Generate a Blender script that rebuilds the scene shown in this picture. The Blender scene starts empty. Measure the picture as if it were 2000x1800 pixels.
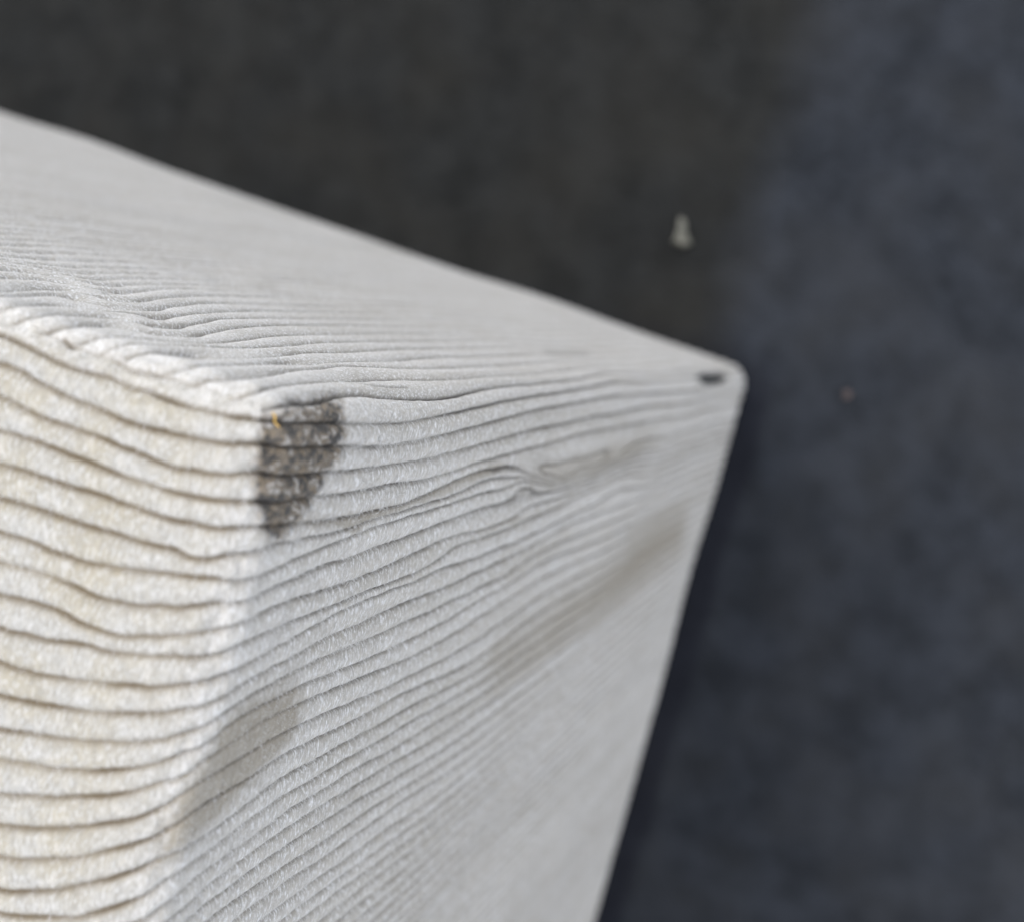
import bpy, math
import numpy as np
from mathutils import Matrix, Vector

# ------------------------------------------------------------------ camera
W, H, F = 2000.0, 1800.0, 3200.0
def ray(p):
    p = np.asarray(p, float)
    return np.stack([(p[..., 0] - 1000) / F, (900 - p[..., 1]) / F, -np.ones(p.shape[:-1])], -1)
dn = ray((1900.0, 691.4)); dn /= np.linalg.norm(dn)          # straight down, in camera axes
up = -dn
ex = np.array([1.0, 0, 0]); ex -= ex @ up * up; ex /= np.linalg.norm(ex)
ey = np.cross(up, ex)
R = np.stack([ex, ey, up])                                   # camera axes -> world axes
D_TOP, D_GROUND = 0.100, 0.332                               # metres below the lens
CAM = np.array([0, 0, D_GROUND])
sc = bpy.context.scene
cd = bpy.data.cameras.new("camera"); cam = bpy.data.objects.new("camera", cd)
sc.collection.objects.link(cam)
M = np.eye(4); M[:3, :3] = R; M[:3, 3] = CAM
cam.matrix_world = Matrix(M.tolist())
cd.sensor_fit = 'HORIZONTAL'; cd.sensor_width = 36.0; cd.lens = F / W * 36.0
cd.clip_start = 0.001; cd.clip_end = 50
cd.dof.use_dof = True; cd.dof.focus_distance = 0.137; cd.dof.aperture_fstop = 31.0
sc.camera = cam

# ------------------------------------------------------------------ sky and sun
SUN_EL, SUN_AZ = 74.0, 116.0        # azimuth of the sun in the ground plane, degrees from +X
wd = bpy.data.worlds.new("World"); sc.world = wd; wd.use_nodes = True
nt = wd.node_tree; bg = nt.nodes['Background']
sky = nt.nodes.new('ShaderNodeTexSky'); sky.sky_type = 'NISHITA'; sky.sun_disc = False
sky.sun_elevation = math.radians(SUN_EL); sky.sun_rotation = math.radians(90 - SUN_AZ)
sky.air_density = 1.0; sky.dust_density = 1.0; sky.ozone_density = 1.0
hs = nt.nodes.new('ShaderNodeHueSaturation'); hs.inputs['Saturation'].default_value = 0.26
nt.links.new(sky.outputs[0], hs.inputs['Color']); nt.links.new(hs.outputs[0], bg.inputs[0])
bg.inputs[1].default_value = 0.15
sl = bpy.data.lights.new("sun", 'SUN'); sl.energy = 0.30; sl.angle = math.radians(12); sl.color = (1.0, 0.94, 0.86)
so = bpy.data.objects.new("sun", sl); sc.collection.objects.link(so)
sv = Vector((math.cos(math.radians(SUN_EL)) * math.cos(math.radians(SUN_AZ)),
             math.cos(math.radians(SUN_EL)) * math.sin(math.radians(SUN_AZ)), math.sin(math.radians(SUN_EL))))
so.rotation_euler = sv.to_track_quat('Z', 'Y').to_euler(); so.location = sv * 2
sc.view_settings.view_transform = 'Standard'; sc.view_settings.look = 'None'
sc.view_settings.gamma = 1.0; sc.view_settings.exposure = 1.54
sc.cycles.use_denoising = True

# ------------------------------------------------------------------ node helpers
class NT:
    def __init__(s, name):
        s.m = bpy.data.materials.new(name); s.m.use_nodes = True
        s.t = s.m.node_tree; s.b = s.t.nodes['Principled BSDF']
    def n(s, typ, **kw):
        o = s.t.nodes.new(typ)
        for k, v in kw.items():
            if k.startswith('i_'):
                o.inputs[k[2:].replace('_', ' ')].default_value = v
            else: setattr(o, k, v)
        return o
    def l(s, a, b): s.t.links.new(a, b)
    def attr(s, name): return s.n('ShaderNodeAttribute', attribute_name=name)
    def math(s, op, a, b=None, clamp=False):
        o = s.n('ShaderNodeMath', operation=op); o.use_clamp = clamp
        for i, v in enumerate((a, b)):
            if v is None: continue
            if isinstance(v, (int, float)): o.inputs[i].default_value = v
            else: s.l(v, o.inputs[i])
        return o.outputs[0]
    def mapr(s, v, a, b, c, d):
        o = s.n('ShaderNodeMapRange'); s.l(v, o.inputs[0])
        for i, x in enumerate((a, b, c, d)): o.inputs[i + 1].default_value = x
        return o.outputs[0]
    def noise(s, vec, scale, detail=2, rough=0.5, sc3=(1, 1, 1), rot=(0, 0, 0)):
        mp = s.n('ShaderNodeMapping'); s.l(vec, mp.inputs[0])
        mp.inputs['Scale'].default_value = sc3; mp.inputs['Rotation'].default_value = rot
        o = s.n('ShaderNodeTexNoise'); s.l(mp.outputs[0], o.inputs[0])
        o.inputs['Scale'].default_value = scale; o.inputs['Detail'].default_value = detail
        o.inputs['Roughness'].default_value = rough
        return o.outputs[0]
    def mix(s, fac, a, b, mode='MIX'):
        o = s.n('ShaderNodeMix', data_type='RGBA', blend_type=mode)
        for sock, v in ((o.inputs['Factor'], fac), (o.inputs['A'], a), (o.inputs['B'], b)):
            if isinstance(v, (int, float)): sock.default_value = v
            elif isinstance(v, tuple): sock.default_value = (*v, 1)
            else: s.l(v, sock)
        return o.outputs['Result']

def tag(o, label=None, cat=None, kind=None, group=None):
    if label: o['label'] = label
    if cat: o['category'] = cat
    if kind: o['kind'] = kind
    if group: o['group'] = group
    return o

# ------------------------------------------------------------------ the block: its plain shape
# local millimetres: a runs along the upper edge (away from the corner), b along the right-hand edge, c down
def ground_pt(p, D):
    r = ray(p); return CAM + R @ (r / (r @ dn) * D)
HB = (D_GROUND - D_TOP) * 1000
Tt, Bt = (560.0, 785.0), (1462.0, 722.0)
PT, PB = ground_pt(Tt, D_TOP), ground_pt(Bt, D_GROUND)
def unit(v): return v / np.linalg.norm(v)
EA = (unit(ground_pt((0, 595), D_TOP) - PT), unit(ground_pt((0, 215), D_GROUND) - PB))
EB = (unit(ground_pt((290, 1800), D_TOP) - PT), unit(ground_pt((1160, 1800), D_GROUND) - PB))
def to_world(L):                                            # L (..,3) local mm -> world m
    t = (L[..., 2:3] / HB)
    ea = EA[0] * (1 - t) + EA[1] * t; eb = EB[0] * (1 - t) + EB[1] * t
    base = PT * (1 - t) + np.array([PB[0], PB[1], 0]) * t
    base = base.copy(); base[..., 2] = (HB - L[..., 2]) / 1000
    return base + (ea * L[..., 0:1] + eb * L[..., 1:2]) / 1000
def project(P):
    q = (P - CAM) @ R
    return np.stack([1000 + F * q[..., 0] / -q[..., 2], 900 - F * q[..., 1] / -q[..., 2]], -1)

def axis(fine, nfine, coarse, grow, end, step0=None):
    xs = [0.0]; s = fine
    while xs[-1] < end:
        if xs[-1] > nfine: s = min(coarse, s * grow)
        xs.append(xs[-1] + s)
    xs[-1] = end
    return np.array(xs)
LA, LB, RAD = 205.0, 166.0, 3.7
ax_a = axis(0.13, 20, 0.45, 1.02, LA)
ax_b = axis(0.13, 42, 0.45, 1.02, LB)
ax_c = axis(0.16, 6, 0.9, 1.012, HB)
def rounded(c):
    inner = c.copy()
    for i in range(3): inner[..., i] = np.maximum(c[..., i], RAD)
    d = c - inner
    n = np.linalg.norm(d, axis=-1, keepdims=True)
    # points well inside a face keep that face's own normal
    nn = d / np.maximum(n, 1e-9)
    return inner + nn * RAD, nn
def face_grid(u, v, build):
    U, V = np.meshgrid(u, v, indexing='ij')
    return build(U, V)
Z = np.zeros_like
grids = {
    'top':   face_grid(ax_a, ax_b, lambda u, v: np.stack([u, v, Z(u)], -1)),
    'upper': face_grid(ax_a, ax_c, lambda u, v: np.stack([u, Z(u), v], -1)),
    'right': face_grid(ax_b, ax_c, lambda u, v: np.stack([Z(u), u, v], -1)),
}
flip = {'top': True, 'upper': False, 'right': True}
verts, norms, quads, off = [], [], [], 0
for k, g in grids.items():
    P, Nn = rounded(g); nu, nv = g.shape[:2]
    idx = off + np.arange(nu * nv).reshape(nu, nv)
    q = np.stack([idx[:-1, :-1], idx[1:, :-1], idx[1:, 1:], idx[:-1, 1:]], -1).reshape(-1, 4)
    if flip[k]: q = q[:, ::-1]
    verts.append(P.reshape(-1, 3)); norms.append(Nn.reshape(-1, 3)); quads.append(q); off += nu * nv
V0 = np.concatenate(verts); N0 = np.concatenate(norms); Q = np.concatenate(quads)
# weld the shared borders of the three grids
key = np.round(V0 * 2000).astype(np.int64)
_, first, inv = np.unique(key, axis=0, return_index=True, return_inverse=True)
inv = inv.reshape(-1)
V0, N0 = V0[first], N0[first]; Q = inv[Q]

# where a mark seen in the photo lies on the block
PX = project(to_world(V0))
NW = to_world(V0 + N0 * 0.01) - to_world(V0)
vis = ((CAM - to_world(V0)) * NW).sum(-1) > 0
vis &= (PX[:, 0] > -400) & (PX[:, 0] < 2300) & (PX[:, 1] > -300) & (PX[:, 1] < 2200)
vi = np.nonzero(vis)[0]; PV = PX[vi]
cell = 40
ck = (np.floor(PV[:, 0] / cell).astype(int) + 50) * 1000 + np.floor(PV[:, 1] / cell).astype(int) + 50
order = np.argsort(ck, kind='stable'); cks = ck[order]
def locate(p):
    cx, cy = int(math.floor(p[0] / cell)) + 50, int(math.floor(p[1] / cell)) + 50
    ids = []
    for i in (-1, 0, 1):
        for j in (-1, 0, 1):
            kk = (cx + i) * 1000 + cy + j
            s, e = np.searchsorted(cks, kk), np.searchsorted(cks, kk, side='right')
            ids.append(order[s:e])
    ids = np.concatenate(ids)
    if len(ids) < 8: return None
    d = ((PV[ids] - p) ** 2).sum(-1); ids = ids[np.argsort(d)[:10]]
    if d.min() > 400: return None
    A = np.c_[np.ones(len(ids)), PV[ids] - p]
    sol = np.linalg.lstsq(A, V0[vi[ids]], rcond=1e-3)[0]
    return sol[0]

# ------------------------------------------------------------------ growth rings (traced on the wood)
TL = {'A': (600, 900, 4.5), 'B': (300, 1000, 4.5), 'C': (900, 900, 4.5), 'D': (0, 420, 4.5), 'E': (400, 1300, 3.6),
      'F': (300, 500, 3.6), 'P': (0, 400, 2.5714), 'Q': (0, 1100, 2.5714), 'S': (600, 600, 3.0), 'X': (0, 0, 1.0)}
LINES = """
0 D 0,810 130,860 300,960 480,1050 630,1155 700,1165 880,1200 1050,1290 1180,1370 1400,1405 1600,1440 1800,1490
0 F 150,860 300,900 450,940 570,965 730,975 880,1000 1000,1018 1100,1028 1180,1015 1250,985 1330,972 1450,965 1600,975 1800,990
0 S 850,515 960,490 1100,460 1250,448 1400,440 1600,425
1 P 0,650 90,690 200,745 290,790 400,835 570,870 720,930 860,985 1080,1040 1240,1070 1380,1085
1 F 800,1155 1100,1168 1360,1172 1500,1180 1700,1170
1 S 400,690 560,690 700,660 850,630 1000,590 1180,545 1400,510 1600,480 1800,440
2 P 0,805 100,840 200,900 330,965 480,1030 600,1085 720,1120 860,1155 1000,1180 1130,1205 1300,1205
2 F 750,1330 850,1345 1000,1360 1200,1345 1400,1345 1570,1352
2 S 450,830 560,815 700,790 850,755 1000,715 1200,655 1400,600 1600,560 1800,520
3 P 0,970 60,1000 200,1070 380,1130 500,1170 640,1230 780,1290 900,1330 1000,1350
3 F 300,1510 450,1540 600,1540 700,1530 850,1550 1000,1555 1150,1545 1300,1520 1450,1510 1600,1490 1800,1470
3 S 600,920 800,880 950,840 1100,795 1300,735 1500,695 1800,630
4 P 0,1140 150,1180 300,1240 450,1300 600,1360 750,1410 900,1450 1050,1480
4 F 600,1730 750,1735 900,1740 1050,1710 1180,1690 1350,1680 1500,1655 1650,1620 1800,1600
4 S 600,1040 780,1000 900,965 1100,895 1300,840 1500,780 1800,710
5 P 0,1310 150,1350 300,1400 500,1460 700,1530 850,1580 1000,1610
5 B 600,150 750,145 900,135 1050,130 1200,115 1350,100 1500,80 1800,40
5 A 150,525 300,505 500,462 700,425 850,395 950,350 1100,290 1200,250 1300,195 1400,150 1550,90
5 C 330,80 430,55 520,78 620,130 700,160 820,180 950,155 1100,95 1300,30
6 P 0,1480 150,1520 300,1570 450,1620 600,1660 750,1710 900,1740
6 B 250,390 430,420 600,400 760,362 870,378 1000,330 1150,275 1300,240 1450,220 1600,180 1800,140
6 A 200,640 400,590 500,550 650,495 850,450 1050,385 1250,330 1500,230 1800,150
6 C 200,190 400,140 600,145
7 P 0,1650 100,1680 250,1740 400,1790
7 B 0,530 100,545 250,560 430,580 600,590 750,610 880,600 1000,545 1200,450 1400,370 1600,280 1800,200
7 A 0,830 200,750 400,670 520,610 700,560 850,510 1000,470 1100,440 1200,400 1400,340 1550,290 1700,260 1800,230
7 C 100,330 200,290 300,270 400,240 500,195 600,160 700,185 820,205 950,185 1100,130 1300,60
8 Q 50,10 200,50 350,110 450,160 560,190 700,215 900,230
8 B 100,830 300,830 500,825 620,800 750,805 850,775 1000,700 1150,640 1300,570 1500,480 1650,440 1800,400
8 A 0,1000 200,930 400,860 600,780 800,720 950,660 1100,600 1200,555 1400,490 1600,400 1800,350
8 C 100,460 250,420 400,370 550,340 700,310 850,275 1000,235 1300,130
9 Q 0,165 150,200 280,240 400,300 520,350 650,370 800,370 950,355
9 B 400,1070 550,1040 700,1010 850,950 1000,880 1200,790 1400,730 1600,660 1800,600
9 A 200,1130 400,1060 600,980 800,890 1000,800 1100,745 1250,680 1400,640 1600,590 1800,510
9 C 150,620 300,570 420,520 520,460 620,400 750,370 900,320 1050,262 1300,165
10 Q 0,335 150,370 320,400 450,415 580,450 700,460 850,465
10 B 200,1270 350,1290 500,1270 600,1260 750,1190 900,1120 1100,1020 1250,960 1400,900 1600,810 1800,720
10 A 150,1310 300,1260 450,1180 600,1120 800,1050 1000,965 1150,880 1250,810 1350,740 1500,690 1650,640 1800,590
10 C 200,680 350,620 500,560 700,490 850,430 1000,350 1150,270 1300,200 1450,130
11 Q 0,505 150,555 300,580 450,600 600,615 750,625 880,620
11 B 100,1540 250,1520 400,1500 500,1490 650,1430 800,1360 950,1270 1100,1190 1300,1080 1450,990 1600,900 1800,810
11 A 150,1420 300,1330 450,1250 600,1190 800,1110 1000,1040 1150,960 1300,920 1450,870 1600,810 1800,740
11 C 200,840 400,750 600,670 800,590 1000,490 1200,390
12 Q 0,670 150,700 300,725 450,745 600,755 750,755 900,740
12 B 200,1750 350,1720 450,1700 550,1670 700,1580 850,1480 1000,1400 1200,1300 1400,1180 1600,1080 1800,1010
12 A 150,1590 300,1510 450,1450 600,1370 750,1310 900,1240 1100,1160 1300,1080 1500,970 1650,910 1800,840
12 C 200,970 400,860 600,770 800,670 1000,560 1200,470
13 Q 0,840 150,860 300,885 450,895 600,905 750,895 880,875 960,840
13 B 600,1790 700,1720 850,1620 1000,1540 1200,1430 1400,1330 1600,1240 1800,1150
13 A 300,1690 500,1600 700,1510 850,1420 1050,1350 1250,1240 1450,1160 1650,1060 1800,980
13 C 200,1090 400,1000 600,880 800,780 1000,690
13 E 0,430 60,400
14 Q 0,990 150,1015 300,1035 450,1045 600,1040 750,1015 900,965
14 E 0,565 100,500 160,420 230,380 400,290 540,215 700,140 820,85 950,40
14 C 0,1330 200,1200 400,1100 600,990 800,880
15 Q 0,1160 200,1175 400,1175 600,1160 780,1110 900,1080 950,1060
15 E 0,670 120,590 250,500 400,400 560,320 700,260 850,200 1050,110 1300,10
16 Q 0,1320 200,1335 400,1330 600,1300 750,1260 850,1210
16 E 0,805 150,710 280,650 400,570 500,500 700,420 850,340 1050,260 1250,170 1500,50
17 Q 0,1480 200,1490 400,1480 600,1430 800,1370 900,1310
17 E 0,980 120,910 280,810 420,730 550,640 750,540 950,440 1150,340 1350,220 1600,110 1800,20
18 Q 0,1650 200,1650 400,1620 600,1570 780,1500 900,1450
18 E 0,1210 150,1110 280,1010 400,920 550,800 750,690 900,600 1100,490 1300,380 1500,260 1800,110
19 Q 380,1785 560,1735 780,1645 900,1560
19 E 0,1340 130,1250 300,1110 450,1000 600,900 800,790 950,690 1150,580 1350,460 1550,340 1800,200
20 Q 730,1790 900,1670
20 E 0,1460 150,1350 350,1220 550,1060 700,960 900,840 1100,710 1300,610 1500,480 1800,300
21 E 0,1590 150,1470 300,1360 450,1240 600,1150 750,1040 900,950 1100,830 1250,730 1500,590 1800,400
22 E 0,1700 150,1600 300,1490 500,1330 700,1200 850,1100 1000,1000 1200,880 1400,760 1600,640 1800,510
23 E 40,1790 200,1680 400,1540 600,1400 750,1300 900,1200 1100,1060 1250,960 1500,800 1800,610
24 E 240,1790 450,1630 600,1510 800,1390 1000,1240 1150,1130 1300,1020 1500,880 1800,690
25 E 420,1790 650,1620 800,1500 1000,1370 1200,1210 1400,1080 1600,940 1800,790
26 E 560,1790 1000,1460
27 E 690,1790 1000,1550
28 E 830,1790 1200,1500
29 E 950,1790 1200,1600
30 E 1070,1790
31 E 1190,1790
5.5 X 1100,941 1150,926
4.5 X 1033,903 1090,900 1150,885 1210,862
-1 F 740,945 800,920 900,905 1050,885 1200,870 1360,865 1450,845 1550,835 1800,830
-2 F 480,845 560,855 650,835 800,825 940,795 1100,790 1250,765 1450,762 1650,765 1800,770
-3 F 870,725 960,738 1060,758 1150,753 1300,732 1450,722 1650,722 1800,705
-4 D 1200,1215 1500,1190 1650,1190 1800,1220
-4 F 300,690 450,712 600,715 750,710 850,698 1000,668 1200,665 1500,655 1800,645
-5 F 380,630 550,640 750,635 900,625 1050,605 1250,600 1500,597 1800,595
-6 D 880,1070 1100,1060 1400,1085 1700,1110
-6 F 290,610 450,600 600,585 750,565 900,555 1100,550 1400,545 1800,545
-7 D 680,965 800,945 930,940 1100,970 1250,995 1400,1020 1550,1055
-7 F 150,555 300,540 450,520 600,500 800,490 1100,487 1400,490
-8 D 450,865 650,855 900,880 1100,890 1250,930 1390,980
-8 F 40,497 200,475 400,450 600,445 900,445 1300,445
-9 D 300,780 480,770 650,790 880,820 1100,850 1250,905
-9 F 0,435 200,415 400,400 600,390 900,390 1200,395
-10 D 250,690 450,685 700,720 850,770 1050,830
-10 F 0,365 200,345 450,335 700,340 1000,345
-11 D 0,670 100,665 300,640 600,640 800,690 950,740
-11 F 0,300 200,280 500,275 700,280 900,290
-12 D 0,540 300,545 600,590 870,690 1000,685 1300,660
-12 F 0,235 200,225 400,235
-13 D 0,470 300,480 600,540 900,620 1100,605 1400,600
-14 D 400,490 680,548 900,545 1200,540
-15 D 300,430 500,480 800,490 1200,490
-16 D 0,370 370,420 700,430 1000,440
-17 D 130,350 400,350 700,370 1000,380
-18 D 100,290 500,300 800,320
-19 D 0,230 350,240 600,260
-20 D 0,180 200,190
"""
WZ = 0.16
def feat(L):
    f = L.copy(); f[..., 2] *= WZ; return f
T_, U_ = [[], []], [[], []]          # end face + right face / upper face
tile = []
for ln in LINES.strip().splitlines():
    w = ln.split(); k = float(w[0]); ox, oy, s = TL[w[1]]
    for t in w[2:]:
        x, y = map(float, t.split(',')); px = ox + x / s
        L = locate(np.array([px, oy + y / s]))
        if L is None: continue
        if k >= 0: T_[0].append(L); T_[1].append(k)
        if k < 0 or (k <= 3 and px > 600): U_[0].append(L); U_[1].append(k)
# beyond what can be traced the rings simply carry on at their usual pitch
i31 = int(np.argmax(T_[1])); b_end, k_end = T_[0][i31][1], 31.0
for b in np.linspace(b_end + 8, LB, 9):
    kk = k_end + (b - b_end) / 1.78
    for c in (2, 60, 130, 230): T_[0].append(np.array((0, b, c), float)); T_[1].append(kk)
    for a in (40, 100, LA): T_[0].append(np.array((a, b, 0), float)); T_[1].append(kk + 0.00035 * a * a)
for c in (150, 190, 230):
    for b, kk in ((1.6, 1.3), (3.0, 2.1), (4.9, 3.0), (7.0, 4.0), (9.5, 4.8), (11.6, 5.6), (13.0, 7.0), (14.2, 8.5), (16.0, 9.9), (18.5, 11.3), (21.7, 13.0)): T_[0].append(np.array((0, b, c), float)); T_[1].append(kk)
    for b, kk in ((2, 1.5), (6, 3.8)): U_[0].append(np.array((0, b, c), float)); U_[1].append(kk)
for a in (60, 85, 115, 158, LA):
    for c in (3, 60, 130, 230): U_[0].append(np.array((a, 0, c), float)); U_[1].append(-16 - (a - 40) / 2.2)
def mq(A, B, c=0.9):
    d2 = (A ** 2).sum(-1)[:, None] + (B ** 2).sum(-1)[None] - 2 * A @ B.T
    return np.sqrt(np.maximum(d2, 0) + c * c)
def make_field(pts, v, lam, sel):
    CF = feat(np.array(pts)); v = np.array(v, float); n = len(CF)
    Pm = np.c_[np.ones(n), CF]
    K = mq(CF, CF) - lam * np.eye(n)          # a touch of smoothing
    S = np.block([[K, Pm], [Pm.T, np.zeros((4, 4))]])
    wts = np.linalg.solve(S, np.r_[v, np.zeros(4)])
    out = np.zeros(len(V0)); ids = np.nonzero(sel)[0]
    for i in range(0, len(ids), 20000):
        ii = ids[i:i + 20000]; f = feat(V0[ii]); out[ii] = mq(f, CF) @ wts[:n] + np.c_[np.ones(len(f)), f] @ wts[n:]
    return out
upness = np.clip(-N0[:, 1], 0, 1)
wu = np.clip((upness - 0.55) / 0.25, 0, 1)                   # 1 on the upper face
phiT = make_field(*T_, 0.05, wu < 1)
phiU = make_field(*U_, 0.05, wu > 0)
#--SPLIT--
# lattice noise
rng = np.random.RandomState(7)
PERM = rng.permutation(65536).astype(np.int64); RV = rng.rand(65536) * 2 - 1
def vnoise(P, seed=0):
    i = np.floor(P).astype(np.int64); f = P - i; f = f * f * (3 - 2 * f); out = 0
    for dx in (0, 1):
        for dy in (0, 1):
            for dz in (0, 1):
                h = PERM[(i[:, 0] + dx + seed * 131) & 65535]; h = PERM[(h + i[:, 1] + dy) & 65535]; h = PERM[(h + i[:, 2] + dz) & 65535]
                w = (f[:, 0] if dx else 1 - f[:, 0]) * (f[:, 1] if dy else 1 - f[:, 1]) * (f[:, 2] if dz else 1 - f[:, 2])
                out = out + w * RV[h]
    return out
def grad_mag(ph, P):
    q = Q
    def e(i, j):
        L = np.linalg.norm(P[q[:, i]] - P[q[:, j]], axis=1) + 1e-6
        return (ph[q[:, i]] - ph[q[:, j]]) / L
    g = np.sqrt((e(0, 1) ** 2 + e(2, 3) ** 2) / 2 + (e(1, 2) ** 2 + e(3, 0) ** 2) / 2)
    s = np.zeros(len(P)); c = np.zeros(len(P))
    for i in range(4): s += np.bincount(q[:, i], g, len(P)); c += np.bincount(q[:, i], None, len(P))
    return s / np.maximum(c, 1)
topness = np.clip(-N0[:, 2], 0, 1)
sideness = np.clip(-N0[:, 0], 0, 1)
jit = 0.05 * vnoise(V0 * [1.1, 1.1, 0.35], 3) + 0.03 * vnoise(V0 * [3.4, 3.4, 1.3], 4)
def rings(ph):
    g = np.clip(grad_mag(ph, V0), 0.30, 6)
    ph = ph + g * jit                                        # the grain wanders a little
    f = ph - np.floor(ph); sp = 1.0 / g
    return dict(phi=ph, f=f, sp=sp, dist=np.minimum(f, 1 - f) * sp, after=f * sp)
RT, RU = rings(phiT), rings(phiU)
phi = np.where(wu > 0.5, RU['phi'], RT['phi'])

def parse(txt):
    out = []
    for t in txt.split()[1:]:
        ox, oy, s = TL[txt.split()[0]]
        x, y = map(float, t.split(',')); L = locate(np.array([ox + x / s, oy + y / s]))
        if L is not None: out.append(L)
    return np.array(out)
def seg_dist(P, A, B):
    ab = B - A; t = np.clip(((P - A) @ ab) / (ab @ ab + 1e-9), 0, 1)
    return np.linalg.norm(P - A - t[:, None] * ab, axis=1)
def poly_dist(poly, reach=3.0):
    d = np.full(len(V0), 99.0)
    lo, hi = poly.min(0) - reach, poly.max(0) + reach
    m = np.nonzero(((V0 >= lo) & (V0 <= hi)).all(1))[0]
    for A, B in zip(poly[:-1], poly[1:]): d[m] = np.minimum(d[m], seg_dist(V0[m], A, B))
    return d
# short side cracks where two rings fork: (trace, half width, depth)
aux = [('F 1430,888 1550,905 1700,910 1800,908', .09, .22), ('F 1270,852 1340,868 1400,862 1450,846', .12, .35),
       ('F 975,740 1060,760 1110,758', .12, .35), ('F 960,1012 1040,1020 1120,1030 1190,1015 1240,992', .16, .45),
       ('F 735,945 790,922 850,912', .12, .3), ('F 500,850 600,850 700,830', .12, .2),
       ('B 740,430 800,600 700,690 600,850', .05, .02), ('D 300,778 480,770', .14, .3), ('D 450,862 640,856', .15, .3),
       ('D 675,965 800,945 920,938', .14, .35), ('D 880,1072 1080,1060', .12, .3), ('D 560,1090 630,1155', .14, .35),
       ('E 0,985 60,950 130,905', .12, .35), ('A 1200,245 1300,190 1400,150', .12, .25), ('C 300,92 420,58 480,72', .25, .3),
       ('S 390,828 430,824', .14, .4), ('S 345,760 352,795', .1, .2), ('S 425,765 440,795', .12, .2), ('S 1400,268 1650,262', .5, .2)]
auxm = np.zeros(len(V0)); auxh = np.zeros(len(V0))
for txt, w, dp in aux:
    pl = parse(txt)
    if len(pl) < 2: continue
    e = np.exp(-(poly_dist(pl) / w) ** 2)
    auxh = np.minimum(auxh, -dp * e); auxm = np.maximum(auxm, e * min(1, dp * 3))

# stains and bare places, as outlines on the surface (unrolled over the top edge)
def uv(P): return np.stack([P[:, 2] - P[:, 0], P[:, 1]], -1)
UV = uv(V0)
def inside(px, jitter=0.35, soft=0.25, seed=11):
    pl = [locate(np.array(p, float)) for p in px]
    poly = uv(np.array([p for p in pl if p is not None]))
    lo, hi = poly.min(0) - 2, poly.max(0) + 2
    m = np.nonzero(((UV >= lo) & (UV <= hi)).all(1) & (N0[:, 1] > -0.93))[0]
    P = UV[m] + jitter * np.stack([vnoise(V0[m] * 2.2, seed), vnoise(V0[m] * 2.2, seed + 1)], -1) \
        + jitter * 0.6 * np.stack([vnoise(V0[m] * 6, seed + 2), vnoise(V0[m] * 6, seed + 3)], -1)
    ins = np.zeros(len(m), bool); dm = np.full(len(m), 99.0)
    for (x1, y1), (x2, y2) in zip(poly, np.roll(poly, -1, 0)):
        c = ((y1 > P[:, 1]) != (y2 > P[:, 1])) & (P[:, 0] < (x2 - x1) * (P[:, 1] - y1) / (y2 - y1 + 1e-12) + x1)
        ins ^= c
        dm = np.minimum(dm, seg_dist(P, np.array([x1, y1]), np.array([x2, y2])))
    out = np.zeros(len(V0)); sd = np.where(ins, dm, -dm)
    out[m] = np.clip(sd / soft * 0.5 + 0.5, 0, 1)
    return out
knot = inside([(520, 805), (508, 832), (497, 900), (494, 960), (505, 1005), (527, 1052), (545, 1060), (592, 1012), (612, 985),
               (638, 935), (655, 906), (680, 880), (668, 866), (679, 850), (673, 812), (670, 776), (632, 768), (590, 786), (560, 790)], 0.26, 0.6)
bare = inside([(575, 1330), (592, 1370), (585, 1420), (560, 1455), (520, 1500), (440, 1585), (350, 1665), (308, 1692), (314, 1615), (345, 1560),
               (400, 1480), (450, 1400), (500, 1352)], 0.5, 1.2, 21)
tan1 = inside([(960, 1290), (1055, 1228), (1122, 1168), (1189, 1112), (1255, 1045), (1300, 1010), (1340, 1000), (1335, 1065), (1250, 1140),
               (1175, 1196), (1105, 1245), (1035, 1290), (985, 1315)], 1.6, 5.0, 31)
tan2 = inside([(1005, 905), (1100, 900), (1180, 880), (1250, 845), (1290, 850), (1225, 905), (1150, 935), (1080, 945), (1040, 930)], 0.6, 1.2, 41)
tan3 = inside([(600, 1012), (660, 1008), (720, 996), (800, 982), (860, 955), (900, 940), (965, 905), (1000, 912), (930, 940), (870, 965), (780, 1000), (715, 1022),
               (700, 1040), (660, 1030), (600, 1026)], 0.15, 0.4, 51)
tan = np.maximum.reduce([tan1, 0.5 * tan2, 0.8 * tan3])
hole_c = locate(np.array((1396.0, 738.0)))
dh = (V0 - hole_c) * np.array([1 / 1.25, 1 / 1.25, 1 / 17.0])
hole = np.clip(2.6 - np.linalg.norm(dh, axis=1) * 2.2 + 0.25 * vnoise(V0 * 0.8, 61), 0, 1)

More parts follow.
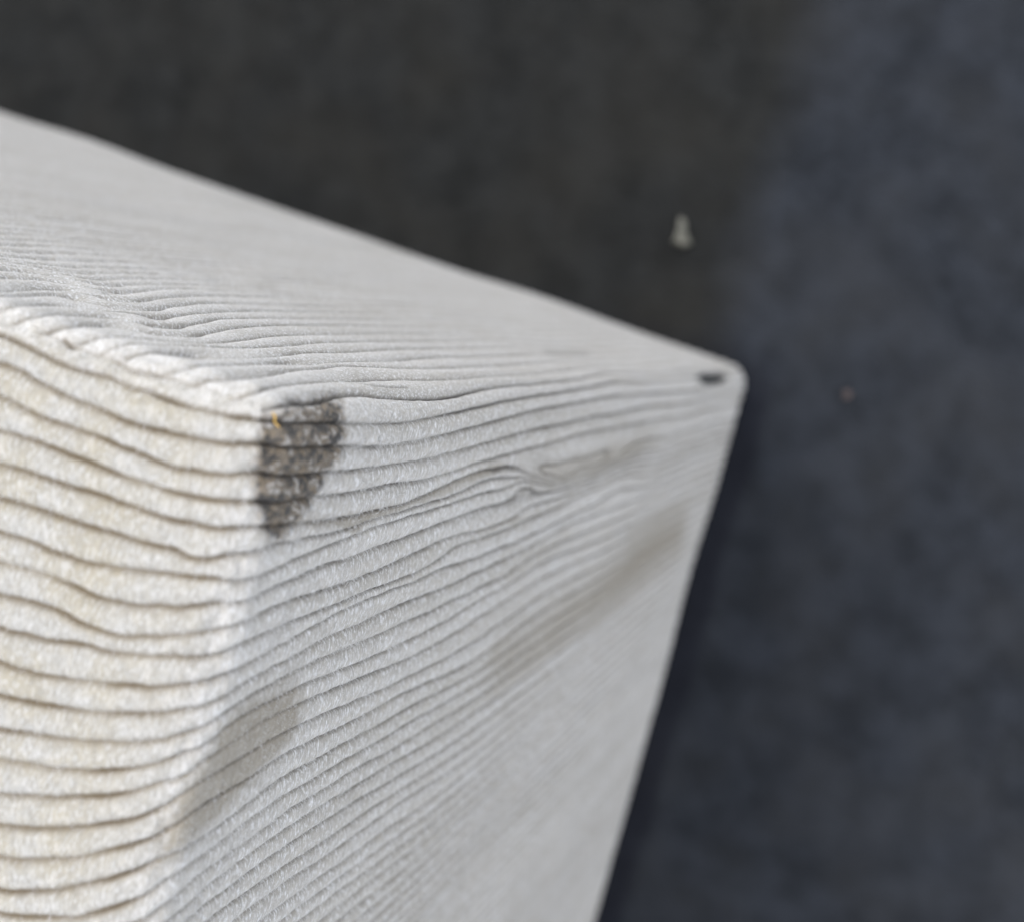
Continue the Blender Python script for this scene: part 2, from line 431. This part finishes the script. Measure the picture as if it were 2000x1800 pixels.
# relief
strength = np.clip(0.8 + 0.5 * vnoise(V0 * [0.35, 0.35, 0.12], 5), 0.25, 1.2)
smooth = 1 - 0.7 * bare - 0.35 * knot
gw = 0.105 + 0.025 * topness
def relief(R_, up):
    sp = R_['sp']; f = R_['f']
    amp = np.clip((0.27 - 0.10 * topness - 0.13 * up) * sp, 0.02, 0.48) * smooth
    # each ring is a rounded rib: low just past its groove, full near the next one (reversed on the upper face)
    pk = 0.60 if not up else 0.42
    r2 = np.where(f < pk, (pk - f) / pk, (f - pk) / (1 - pk))
    gdep = np.clip((0.27 - 0.05 * topness + 0.04 * up) * sp, 0.0, 0.42 - 0.08 * topness + 0.15 * up) * strength * (1 - 0.35 * bare)
    hh = -amp * r2 ** 2.2 * (0.7 + 0.3 * np.maximum(topness, up)) - gdep * np.exp(-(R_['dist'] / gw) ** 2)
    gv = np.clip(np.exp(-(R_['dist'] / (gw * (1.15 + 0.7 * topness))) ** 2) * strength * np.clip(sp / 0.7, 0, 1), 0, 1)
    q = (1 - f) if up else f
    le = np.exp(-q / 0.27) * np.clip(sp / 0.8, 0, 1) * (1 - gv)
    return hh, gv, le
(hT, gT, lT), (hU, gU, lU) = relief(RT, 0.0), relief(RU, 1.0)
rimz = np.exp(-V0[:, 2] / 1.6) * (V0[:, 0] > 3)              # ribs of the upper face fade into the rim
h = hT * (1 - wu) + hU * wu * (1 - 0.65 * rimz)
h += auxh
# fuzzy, lumpy wood: fibres lie across the rings
Pf = V0.copy()
rough = 1 - 0.55 * wu
h += rough * 0.040 * vnoise(Pf * [2.4, 1.1, 1.8], 71) + rough * (0.030 - 0.008 * topness) * vnoise(Pf * [5.5, 2.6, 3.4], 72) + rough * 0.05 * vnoise(Pf * [0.5, 0.5, 0.3], 73)
rid = knot * (0.34 * (np.abs(vnoise(Pf * [1.5, 1.1, 1.2] + 0.6 * vnoise(Pf * 0.9, 74)[:, None], 75)) - 0.4) + 0.09 * vnoise(Pf * 3.2, 76))
h += rid - 0.10 * knot
h += 0.45 * vnoise(V0 * [0.045, 0.045, 0.03], 79) * np.clip(V0[:, 2] / 40, 0, 1)   # the old faces are not quite true
h -= 1.2 * hole
# worn arrises: the rim is nibbled between rings
rim = np.exp(-((np.abs(topness - 0.7)) / 0.25) ** 2)
h += rim * (0.22 * vnoise(V0 * [0.8, 0.55, 0.8], 77) + 0.08 * vnoise(V0 * [2.2, 1.8, 2.2], 78))
VL = V0 + N0 * h[:, None]
VW = to_world(VL)

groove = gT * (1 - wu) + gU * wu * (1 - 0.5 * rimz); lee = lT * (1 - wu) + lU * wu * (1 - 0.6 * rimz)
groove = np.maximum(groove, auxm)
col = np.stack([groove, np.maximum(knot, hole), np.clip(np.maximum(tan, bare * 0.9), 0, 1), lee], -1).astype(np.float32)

# smooth vertex normals of the whole relief
fn = np.cross(VW[Q[:, 2]] - VW[Q[:, 0]], VW[Q[:, 3]] - VW[Q[:, 1]])
vn = np.zeros_like(VW)
for i in range(4):
    for j in range(3): vn[:, j] += np.bincount(Q[:, i], fn[:, j], len(VW))
vn /= np.linalg.norm(vn, axis=1, keepdims=True) + 1e-20
if (vn * NW).sum() < 0: vn = -vn; Q = Q[:, ::-1]

# ------------------------------------------------------------------ materials
def wood_material():
    m = NT('weathered_wood'); b = m.b
    loc = m.attr('abc').outputs['Vector']; ma = m.attr('marks')
    sep = m.n('ShaderNodeSeparateColor'); m.l(ma.outputs['Color'], sep.inputs[0])
    gr, kn, tn, le = sep.outputs[0], sep.outputs[1], sep.outputs[2], ma.outputs['Alpha']
    top = m.attr('end_face').outputs['Fac']
    ring = m.attr('ring').outputs['Fac']
    # side grain: silver grey, end grain: cream
    n1 = m.noise(loc, 0.35, 3, 0.55, (1, 1, 0.12))
    side = m.mix(m.mapr(n1, 0.35, 0.65, 0, 1), (0.58, 0.535, 0.48), (0.63, 0.60, 0.565))
    st = m.noise(loc, 1.0, 3, 0.6, (0.7, 0.30, 0.012))
    side = m.mix(m.mapr(st, 0.44, 0.64, 0, 0.75), side, (0.42, 0.38, 0.32))
    # light falling off down the sides, put into the colour: paler towards the top
    sxyz = m.n('ShaderNodeSeparateXYZ'); m.l(loc, sxyz.inputs[0])
    falloff = m.math('ADD', sxyz.outputs[2], m.math('MULTIPLY', m.math('SUBTRACT', m.noise(loc, 0.08, 3, 0.5, (1, 1, 0.5)), 0.5), 40))
    side = m.mix(m.mapr(falloff, -5, 75, 0.75, 0), side, (0.82, 0.79, 0.75))
    n2 = m.noise(loc, 0.22, 3, 0.55)
    end = m.mix(m.mapr(n2, 0.42, 0.58, 0, 1), (0.39, 0.355, 0.285), (0.42, 0.405, 0.375))
    near = m.math('ADD', m.math('MINIMUM', sxyz.outputs[0], m.math('MULTIPLY', sxyz.outputs[1], 3.0)), m.math('MULTIPLY', m.math('SUBTRACT', n2, 0.5), 9))
    end = m.mix(m.mapr(near, 1.0, 8.0, 0.9, 0), end, (0.42, 0.405, 0.38))
    tb = m.math('ADD', top, m.math('MULTIPLY', m.math('SUBTRACT', m.noise(loc, 0.7, 3, 0.6), 0.5), 0.9))
    base = m.mix(m.mapr(tb, 0.35, 0.95, 0, 1), side, end)
    # soft ring colour plus rib shading painted in: each rib darkens towards one groove
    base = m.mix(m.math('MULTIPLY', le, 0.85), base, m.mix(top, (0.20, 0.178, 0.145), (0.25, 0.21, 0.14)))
    # fibre speckle across the rings
    sp = m.noise(loc, 1.0, 4, 0.65, (2.6, 1.0, 2.0), (0.25, 0, 0.3))
    base = m.mix(m.mapr(sp, 0.34, 0.60, 0.6, 0.0), base, m.mix(top, (0.36, 0.34, 0.31), (0.25, 0.235, 0.20)))
    sp2 = m.noise(loc, 1.0, 3, 0.6, (5.5, 1.8, 4.2), (0.3, 0.1, 0.2))
    base = m.mix(m.math('MULTIPLY', m.mapr(sp2, 0.50, 0.64, 0.0, 0.75), m.mapr(top, 0, 1, 1, 0.55)), base, m.mix(top, (0.94, 0.94, 0.96), (0.66, 0.65, 0.64)))
    sp3 = m.noise(loc, 2.4, 2, 0.5, (1, 1, .8))
    base = m.mix(m.mapr(sp3, 0.60, 0.75, 0.0, 0.35), base, (0.42, 0.38, 0.31))
    pt = m.noise(loc, 0.9, 2, 0.5, (1, 1, .6))
    base = m.mix(m.mapr(pt, 0.5, 0.75, 0, 0.25), base, (0.52, 0.47, 0.38))
    tanc = m.mix(m.mapr(sp, 0.3, 0.7, 0, 1), (0.25, 0.215, 0.165), (0.35, 0.31, 0.25))
    base = m.mix(m.math('MULTIPLY', tn, 0.92), base, tanc)
    wp = m.n('ShaderNodeTexNoise'); m.l(loc, wp.inputs[0]); wp.inputs['Scale'].default_value = 0.8; wp.inputs['Detail'].default_value = 2
    vm = m.n('ShaderNodeVectorMath', operation='MULTIPLY_ADD'); m.l(wp.outputs['Color'], vm.inputs[0]); vm.inputs[1].default_value = (2.2, 1.2, 2.2); m.l(loc, vm.inputs[2])
    kv = m.noise(vm.outputs[0], 0.80, 4, 0.62, (1.0, 1.5, 0.9))
    kr = m.n('ShaderNodeValToRGB'); m.l(kv, kr.inputs[0])
    el = kr.color_ramp.elements
    el[0].position = 0.42; el[0].color = (0.008, 0.006, 0.005, 1)
    el[1].position = 0.62; el[1].color = (0.36, 0.34, 0.32, 1)
    for p_, c_ in ((0.455, (0.035, 0.027, 0.020, 1)), (0.485, (0.11, 0.082, 0.052, 1)), (0.53, (0.18, 0.135, 0.085, 1)), (0.55, (0.060, 0.045, 0.031, 1)), (0.58, (0.22, 0.195, 0.165, 1))):
        e = el.new(p_); e.color = c_
    base = m.mix(m.math('MULTIPLY', kn, 0.90), base, kr.outputs[0])
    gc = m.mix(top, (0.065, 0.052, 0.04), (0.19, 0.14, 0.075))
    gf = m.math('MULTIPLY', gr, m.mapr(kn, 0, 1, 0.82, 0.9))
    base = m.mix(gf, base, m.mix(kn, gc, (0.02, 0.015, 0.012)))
    base = m.mix(m.mapr(m.attr('hole').outputs['Fac'], 0.1, 0.6, 0, 1), base, (0.01, 0.012, 0.012))
    m.l(base, b.inputs['Base Color'])
    b.inputs['Roughness'].default_value = 0.88
    b.inputs['Specular IOR Level'].default_value = 0.25
    if 'Sheen Weight' in b.inputs:
        b.inputs['Sheen Weight'].default_value = 0.12; b.inputs['Sheen Roughness'].default_value = 0.5
    bn = m.noise(loc, 1.0, 3, 0.6, (7, 2.4, 4.5), (0.25, 0, 0.3))
    bp = m.n('ShaderNodeBump'); bp.inputs['Distance'].default_value = 0.00016
    m.l(m.mapr(kn, 0, 1, 1.0, 0.25), bp.inputs['Strength'])
    m.l(bn, bp.inputs['Height']); m.l(bp.outputs[0], b.inputs['Normal'])
    return m.m
WOOD = wood_material()

def simple(name, c, rough=0.85, c2=None, scale=400.0):
    m = NT(name)
    if c2:
        tc = m.n('ShaderNodeTexCoord'); nz = m.noise(tc.outputs['Object'], scale, 3, 0.6)
        m.l(m.mix(m.mapr(nz, 0.35, 0.65, 0, 1), c, c2), m.b.inputs['Base Color'])
    else: m.b.inputs['Base Color'].default_value = (*c, 1)
    m.b.inputs['Roughness'].default_value = rough
    return m.m

# ------------------------------------------------------------------ the block as ring-wise pieces
root = bpy.data.objects.new('weathered_post', None); sc.collection.objects.link(root)
root.location = (PB[0], PB[1], 0); root.empty_display_size = 0.05
tag(root, 'pale grey weathered wooden post with ridged growth rings, standing on the dark ground', 'post')
ORG = np.array([PB[0], PB[1], 0])
ringid = np.floor(phi[Q].mean(1)).astype(int)
kf = knot[Q].mean(1); hf = hole[Q].mean(1)
def piece(name, sel, label=None):
    if not sel.any(): return None
    q = Q[sel]; used, ii = np.unique(q, return_inverse=True); ii = ii.reshape(q.shape)
    me = bpy.data.meshes.new(name)
    me.vertices.add(len(used)); me.vertices.foreach_set('co', (VW[used] - ORG).astype(np.float32).ravel())
    me.loops.add(q.size); me.loops.foreach_set('vertex_index', ii.astype(np.int32).ravel())
    me.polygons.add(len(q)); me.polygons.foreach_set('loop_start', np.arange(0, q.size, 4, dtype=np.int32))
    me.update(calc_edges=True)
    me.polygons.foreach_set('use_smooth', np.ones(len(q), bool))
    me.normals_split_custom_set_from_vertices(vn[used].astype(np.float32))
    a = me.attributes.new('abc', 'FLOAT_VECTOR', 'POINT'); a.data.foreach_set('vector', V0[used].astype(np.float32).ravel())
    a = me.attributes.new('marks', 'FLOAT_COLOR', 'POINT'); a.data.foreach_set('color', col[used].ravel())
    a = me.attributes.new('hole', 'FLOAT', 'POINT'); a.data.foreach_set('value', hole[used].astype(np.float32))
    a = me.attributes.new('end_face', 'FLOAT', 'POINT'); a.data.foreach_set('value', topness[used].astype(np.float32))
    me.materials.append(WOOD)
    o = bpy.data.objects.new(name, me); sc.collection.objects.link(o); o.parent = root
    if label: o['label'] = label
    return o
piece('knot', kf > 0.5, 'dark brown knot on the top corner')
piece('knot_hole', (hf > 0.5) & (kf <= 0.5), 'small black hole low on the far corner')
rest = ~((kf > 0.5) | (hf > 0.5))
for k in range(ringid[rest].min(), ringid[rest].max() + 1):
    piece('grain_ridge', rest & (ringid == k))
# solid heart behind the ridges, down to the ground
def core():
    i = 7.0
    c = np.array([[a, b, z] for z in (i, HB) for a, b in ((i, i), (LA, i), (LA, LB), (i, LB))], float)
    me = bpy.data.meshes.new('heartwood')
    me.from_pydata((to_world(c) - ORG).tolist(), [], [(0, 1, 2, 3), (7, 6, 5, 4), (0, 4, 5, 1), (1, 5, 6, 2), (2, 6, 7, 3), (3, 7, 4, 0)])
    me.materials.append(simple('old_wood', (0.42, 0.40, 0.36), 0.9, (0.52, 0.50, 0.46), 120)); me.update()
    o = bpy.data.objects.new('heartwood', me); sc.collection.objects.link(o); o.parent = root
core()

# ------------------------------------------------------------------ raised wood fibres (too many to count)
def fuzz(nf=70000):
    r_ = np.random.RandomState(3)
    w_ = (V0[:, 0] < 24) & (V0[:, 1] < 48) & (V0[:, 2] < 75) & (wu < 0.4) & (knot < 0.3)
    fc = Q[w_[Q].all(1)]
    ar = np.linalg.norm(np.cross(VW[fc[:, 2]] - VW[fc[:, 0]], VW[fc[:, 3]] - VW[fc[:, 1]]), axis=1)
    dens = ar * np.where(topness[fc[:, 0]] > 0.8, 0.12, 1.0) * (0.25 + np.clip(vnoise(V0[fc[:, 0]] * 0.5, 91) + 0.4, 0, 1)) * (1 - 0.7 * bare[fc[:, 0]])
    dens /= 1 + (V0[fc[:, 0], 2] / 25.0) ** 2
    pick = r_.choice(len(fc), nf, p=dens / dens.sum())
    q = fc[pick]; u = r_.rand(nf, 1); v = r_.rand(nf, 1)
    P = (VW[q[:, 0]] * (1 - u) + VW[q[:, 1]] * u) * (1 - v) + (VW[q[:, 3]] * (1 - u) + VW[q[:, 2]] * u) * v
    Nn = vn[q[:, 0]]
    T = EB[0][None] * r_.choice([1, 0.8, -1], (nf, 1)) + r_.normal(0, 0.45, (nf, 3)) + np.array([0, 0, -0.4]) + Nn * r_.uniform(0.0, 0.55, (nf, 1))
    T -= Nn * np.minimum(0, (T * Nn).sum(1, keepdims=True)); T /= np.linalg.norm(T, axis=1, keepdims=True)
    Sd = np.cross(T, Nn); Sd /= np.linalg.norm(Sd, axis=1, keepdims=True) + 1e-9
    ln = r_.uniform(0.12, 0.42, (nf, 1)) / 1000; wd_ = r_.uniform(0.010, 0.020, (nf, 1)) / 1000
    B0 = P - Nn * 0.00001
    mid = B0 + T * ln * 0.5 + Nn * ln * 0.12; tip = B0 + T * ln + r_.normal(0, 0.15, (nf, 3)) * ln
    vs = np.stack([B0 - Sd * wd_, B0 + Sd * wd_, mid + Sd * wd_ * .8, mid - Sd * wd_ * .8, tip], 1).reshape(-1, 3) - ORG
    b_ = np.arange(nf)[:, None] * 5
    loops = np.concatenate([b_ + [0, 1, 2, 3], b_ + [3, 2, 4]], 1).astype(np.int32).ravel()
    st = (np.arange(nf)[:, None] * 7 + [0, 4]).astype(np.int32).ravel()
    me = bpy.data.meshes.new('wood_fuzz')
    me.vertices.add(len(vs)); me.vertices.foreach_set('co', vs.astype(np.float32).ravel())
    me.loops.add(len(loops)); me.loops.foreach_set('vertex_index', loops)
    me.polygons.add(len(st)); me.polygons.foreach_set('loop_start', st); me.update(calc_edges=True)
    me.materials.append(simple('fibre_fuzz', (0.50, 0.48, 0.45), 0.7, (0.74, 0.73, 0.72), 1500))
    o = bpy.data.objects.new('wood_fuzz', me); sc.collection.objects.link(o); o.parent = root; tag(o, None, None, 'stuff')
fuzz()

# ------------------------------------------------------------------ ground
def gpt(x, y):
    p = ground_pt((x, y), D_GROUND); return np.array([p[0], p[1], 0.0])
def ground():
    n_, ext = 160, 3.0
    xs = np.sign(np.linspace(-1, 1, n_)) * np.abs(np.linspace(-1, 1, n_)) ** 2.2 * ext
    X, Y = np.meshgrid(xs + 0.08, xs, indexing='ij')
    Zz = 0.0006 * vnoise(np.stack([X * 60, Y * 60, X * 0], -1).reshape(-1, 3), 81).reshape(X.shape) - 0.0012
    idx = np.arange(n_ * n_).reshape(n_, n_)
    q = np.stack([idx[:-1, :-1], idx[1:, :-1], idx[1:, 1:], idx[:-1, 1:]], -1).reshape(-1, 4)
    me = bpy.data.meshes.new('ground'); me.from_pydata(np.stack([X, Y, Zz], -1).reshape(-1, 3).tolist(), [], q.tolist())
    for p in me.polygons: p.use_smooth = True
    m = NT('dark_ground'); tc = m.n('ShaderNodeTexCoord').outputs['Object']
    a = m.noise(tc, 110, 4, 0.55); b = m.noise(tc, 38, 2, 0.5); c = m.noise(tc, 900, 2, 0.6); m.b.inputs['Specular IOR Level'].default_value = 0.12
    base = m.mix(m.mapr(a, 0.35, 0.65, 0, 1), (0.0120, 0.0122, 0.0121), (0.0215, 0.0217, 0.0218))
    base = m.mix(m.mapr(b, 0.4, 0.7, 0, 0.5), base, (0.027, 0.025, 0.022))
    base = m.mix(m.mapr(c, 0.68, 0.75, 0, 0.5), base, (0.04, 0.04, 0.045))
    # soft shadow edge put into the ground colour: darker left, bluer and paler right
    sx = m.n('ShaderNodeSeparateXYZ'); m.l(tc, sx.inputs[0])
    p0, p1 = gpt(1575, 60), gpt(1395, 690); dx = (p1[0] - p0[0]) / (p1[1] - p0[1])
    lin = m.math('SUBTRACT', m.math('SUBTRACT', sx.outputs[0], float(p0[0])), m.math('MULTIPLY', m.math('SUBTRACT', sx.outputs[1], float(p0[1])), float(dx)))
    wob = m.math('MULTIPLY', m.math('SUBTRACT', m.noise(tc, 30, 2), 0.5), 0.012)
    side = m.mapr(m.math('ADD', lin, wob), -0.006, 0.006, 0, 1)
    base = m.mix(side, m.mix(1.0, base, (0.80, 0.82, 0.80), 'MULTIPLY'), m.mix(1.0, base, (1.12, 1.26, 1.55), 'MULTIPLY'))
    # contact shade painted into the ground colour along the foot of the right-hand face
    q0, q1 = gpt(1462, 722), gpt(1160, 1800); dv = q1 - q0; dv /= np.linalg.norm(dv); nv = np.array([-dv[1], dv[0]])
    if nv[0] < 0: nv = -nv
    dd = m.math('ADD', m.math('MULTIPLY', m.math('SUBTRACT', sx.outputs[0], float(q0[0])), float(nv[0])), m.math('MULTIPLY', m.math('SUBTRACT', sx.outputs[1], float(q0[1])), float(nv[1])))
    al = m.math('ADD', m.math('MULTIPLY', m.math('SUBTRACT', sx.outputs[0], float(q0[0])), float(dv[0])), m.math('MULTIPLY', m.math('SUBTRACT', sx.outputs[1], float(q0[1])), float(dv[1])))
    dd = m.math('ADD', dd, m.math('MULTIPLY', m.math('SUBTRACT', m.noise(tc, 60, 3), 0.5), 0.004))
    foot_shade = m.math('MULTIPLY', m.mapr(dd, 0.0040, 0.0072, 1, 0), m.mapr(al, -0.006, 0.006, 0, 1))
    base = m.mix(m.math('MULTIPLY', foot_shade, 0.65), base, (0.006, 0.0065, 0.011))
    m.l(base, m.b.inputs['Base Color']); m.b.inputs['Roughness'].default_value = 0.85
    bp = m.n('ShaderNodeBump'); bp.inputs['Strength'].default_value = 0.6; bp.inputs['Distance'].default_value = 0.0008
    m.l(c, bp.inputs['Height']); m.l(bp.outputs[0], m.b.inputs['Normal'])
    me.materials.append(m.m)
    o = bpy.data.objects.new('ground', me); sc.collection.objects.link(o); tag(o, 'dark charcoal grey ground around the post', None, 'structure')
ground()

# ------------------------------------------------------------------ loose bits
def shard(name, outline, thick, mat, label, cat, seed):
    r = np.random.RandomState(seed)
    pts = np.array([gpt(x, y) for x, y in outline]); cen = pts.mean(0); pts = pts - cen
    vs, n_ = [], len(pts)
    for zz, s in ((-0.0008, 1.0), (thick * 0.45, 1.04), (thick * 0.9, 0.72)):
        for p in pts: vs.append((p[0] * s + r.uniform(-1, 1) * 1e-4, p[1] * s + r.uniform(-1, 1) * 1e-4, zz + r.uniform(-.12, .12) * thick))
    vs.append((0.0, 0.0, thick * 1.05))
    fs = []
    for L_ in (0, 1):
        for i in range(n_):
            j = (i + 1) % n_; fs.append((L_ * n_ + i, L_ * n_ + j, (L_ + 1) * n_ + j, (L_ + 1) * n_ + i))
    for i in range(n_): fs.append((2 * n_ + i, 2 * n_ + (i + 1) % n_, 3 * n_))
    fs.append(tuple(range(n_))[::-1])
    me = bpy.data.meshes.new(name); me.from_pydata(vs, [], fs); me.materials.append(mat); me.update()
    o = bpy.data.objects.new(name, me); o.location = cen.tolist(); sc.collection.objects.link(o); tag(o, label, cat)
stone = simple('pale_stone', (0.085, 0.083, 0.068), 0.8, (0.135, 0.13, 0.105), 700)
shard('stone_chip', [(1328, 424), (1339, 432), (1342, 455), (1351, 476), (1336, 484), (1314, 474), (1325, 452)], 0.0022, stone,
      'small pale triangular stone chip on the dark ground near the far corner of the post', 'stone chip', 1)
pink = simple('reddish_grit', (0.05, 0.036, 0.034), 0.85, (0.07, 0.052, 0.05), 700)
shard('grit_grain', [(1648, 763), (1660, 762), (1665, 771), (1660, 780), (1648, 778)], 0.0009, pink,
      'tiny reddish grit grain on the ground right of the far corner of the post', 'grit', 2)

def fibre():
    path = [(531, 806), (536, 815), (541, 823), (547, 834)]
    P = []
    for i, p in enumerate(path):
        L = locate(np.array(p, float)); j = np.argmin(((V0 - L) ** 2).sum(1))
        P.append(to_world(VL[j] + N0[j] * (0.10 + 0.22 * math.sin(i / 3 * math.pi))))
    P = np.array(P); t = np.linspace(0, 3, 13)
    P = np.stack([np.interp(t, range(4), P[:, i]) for i in range(3)], -1)
    o0 = P[0].copy(); vs, fs = [], []
    for i, p in enumerate(P):
        tg = unit(P[min(i + 1, 12)] - P[max(i - 1, 0)]); s = unit(np.cross(tg, [0, 0, 1])); w = np.cross(s, tg)
        rr = 0.000085 * math.sin((i + 1) / 14 * math.pi) ** 0.5
        for k in range(6):
            an = k / 6 * 2 * math.pi; vs.append((p - o0 + rr * (math.cos(an) * s + math.sin(an) * w)).tolist())
    for i in range(12):
        for k in range(6): fs.append((i * 6 + k, i * 6 + (k + 1) % 6, i * 6 + 6 + (k + 1) % 6, i * 6 + 6 + k))
    fs += [tuple(range(5, -1, -1)), tuple(range(72, 78))]
    me = bpy.data.meshes.new('fibre'); me.from_pydata(vs, [], fs)
    for p in me.polygons: p.use_smooth = True
    me.materials.append(simple('straw', (0.62, 0.40, 0.12), 0.6))
    o = bpy.data.objects.new('fibre', me); o.location = o0.tolist(); sc.collection.objects.link(o)
    tag(o, 'tiny golden straw fibre caught on the dark knot', 'fibre')
fibre()
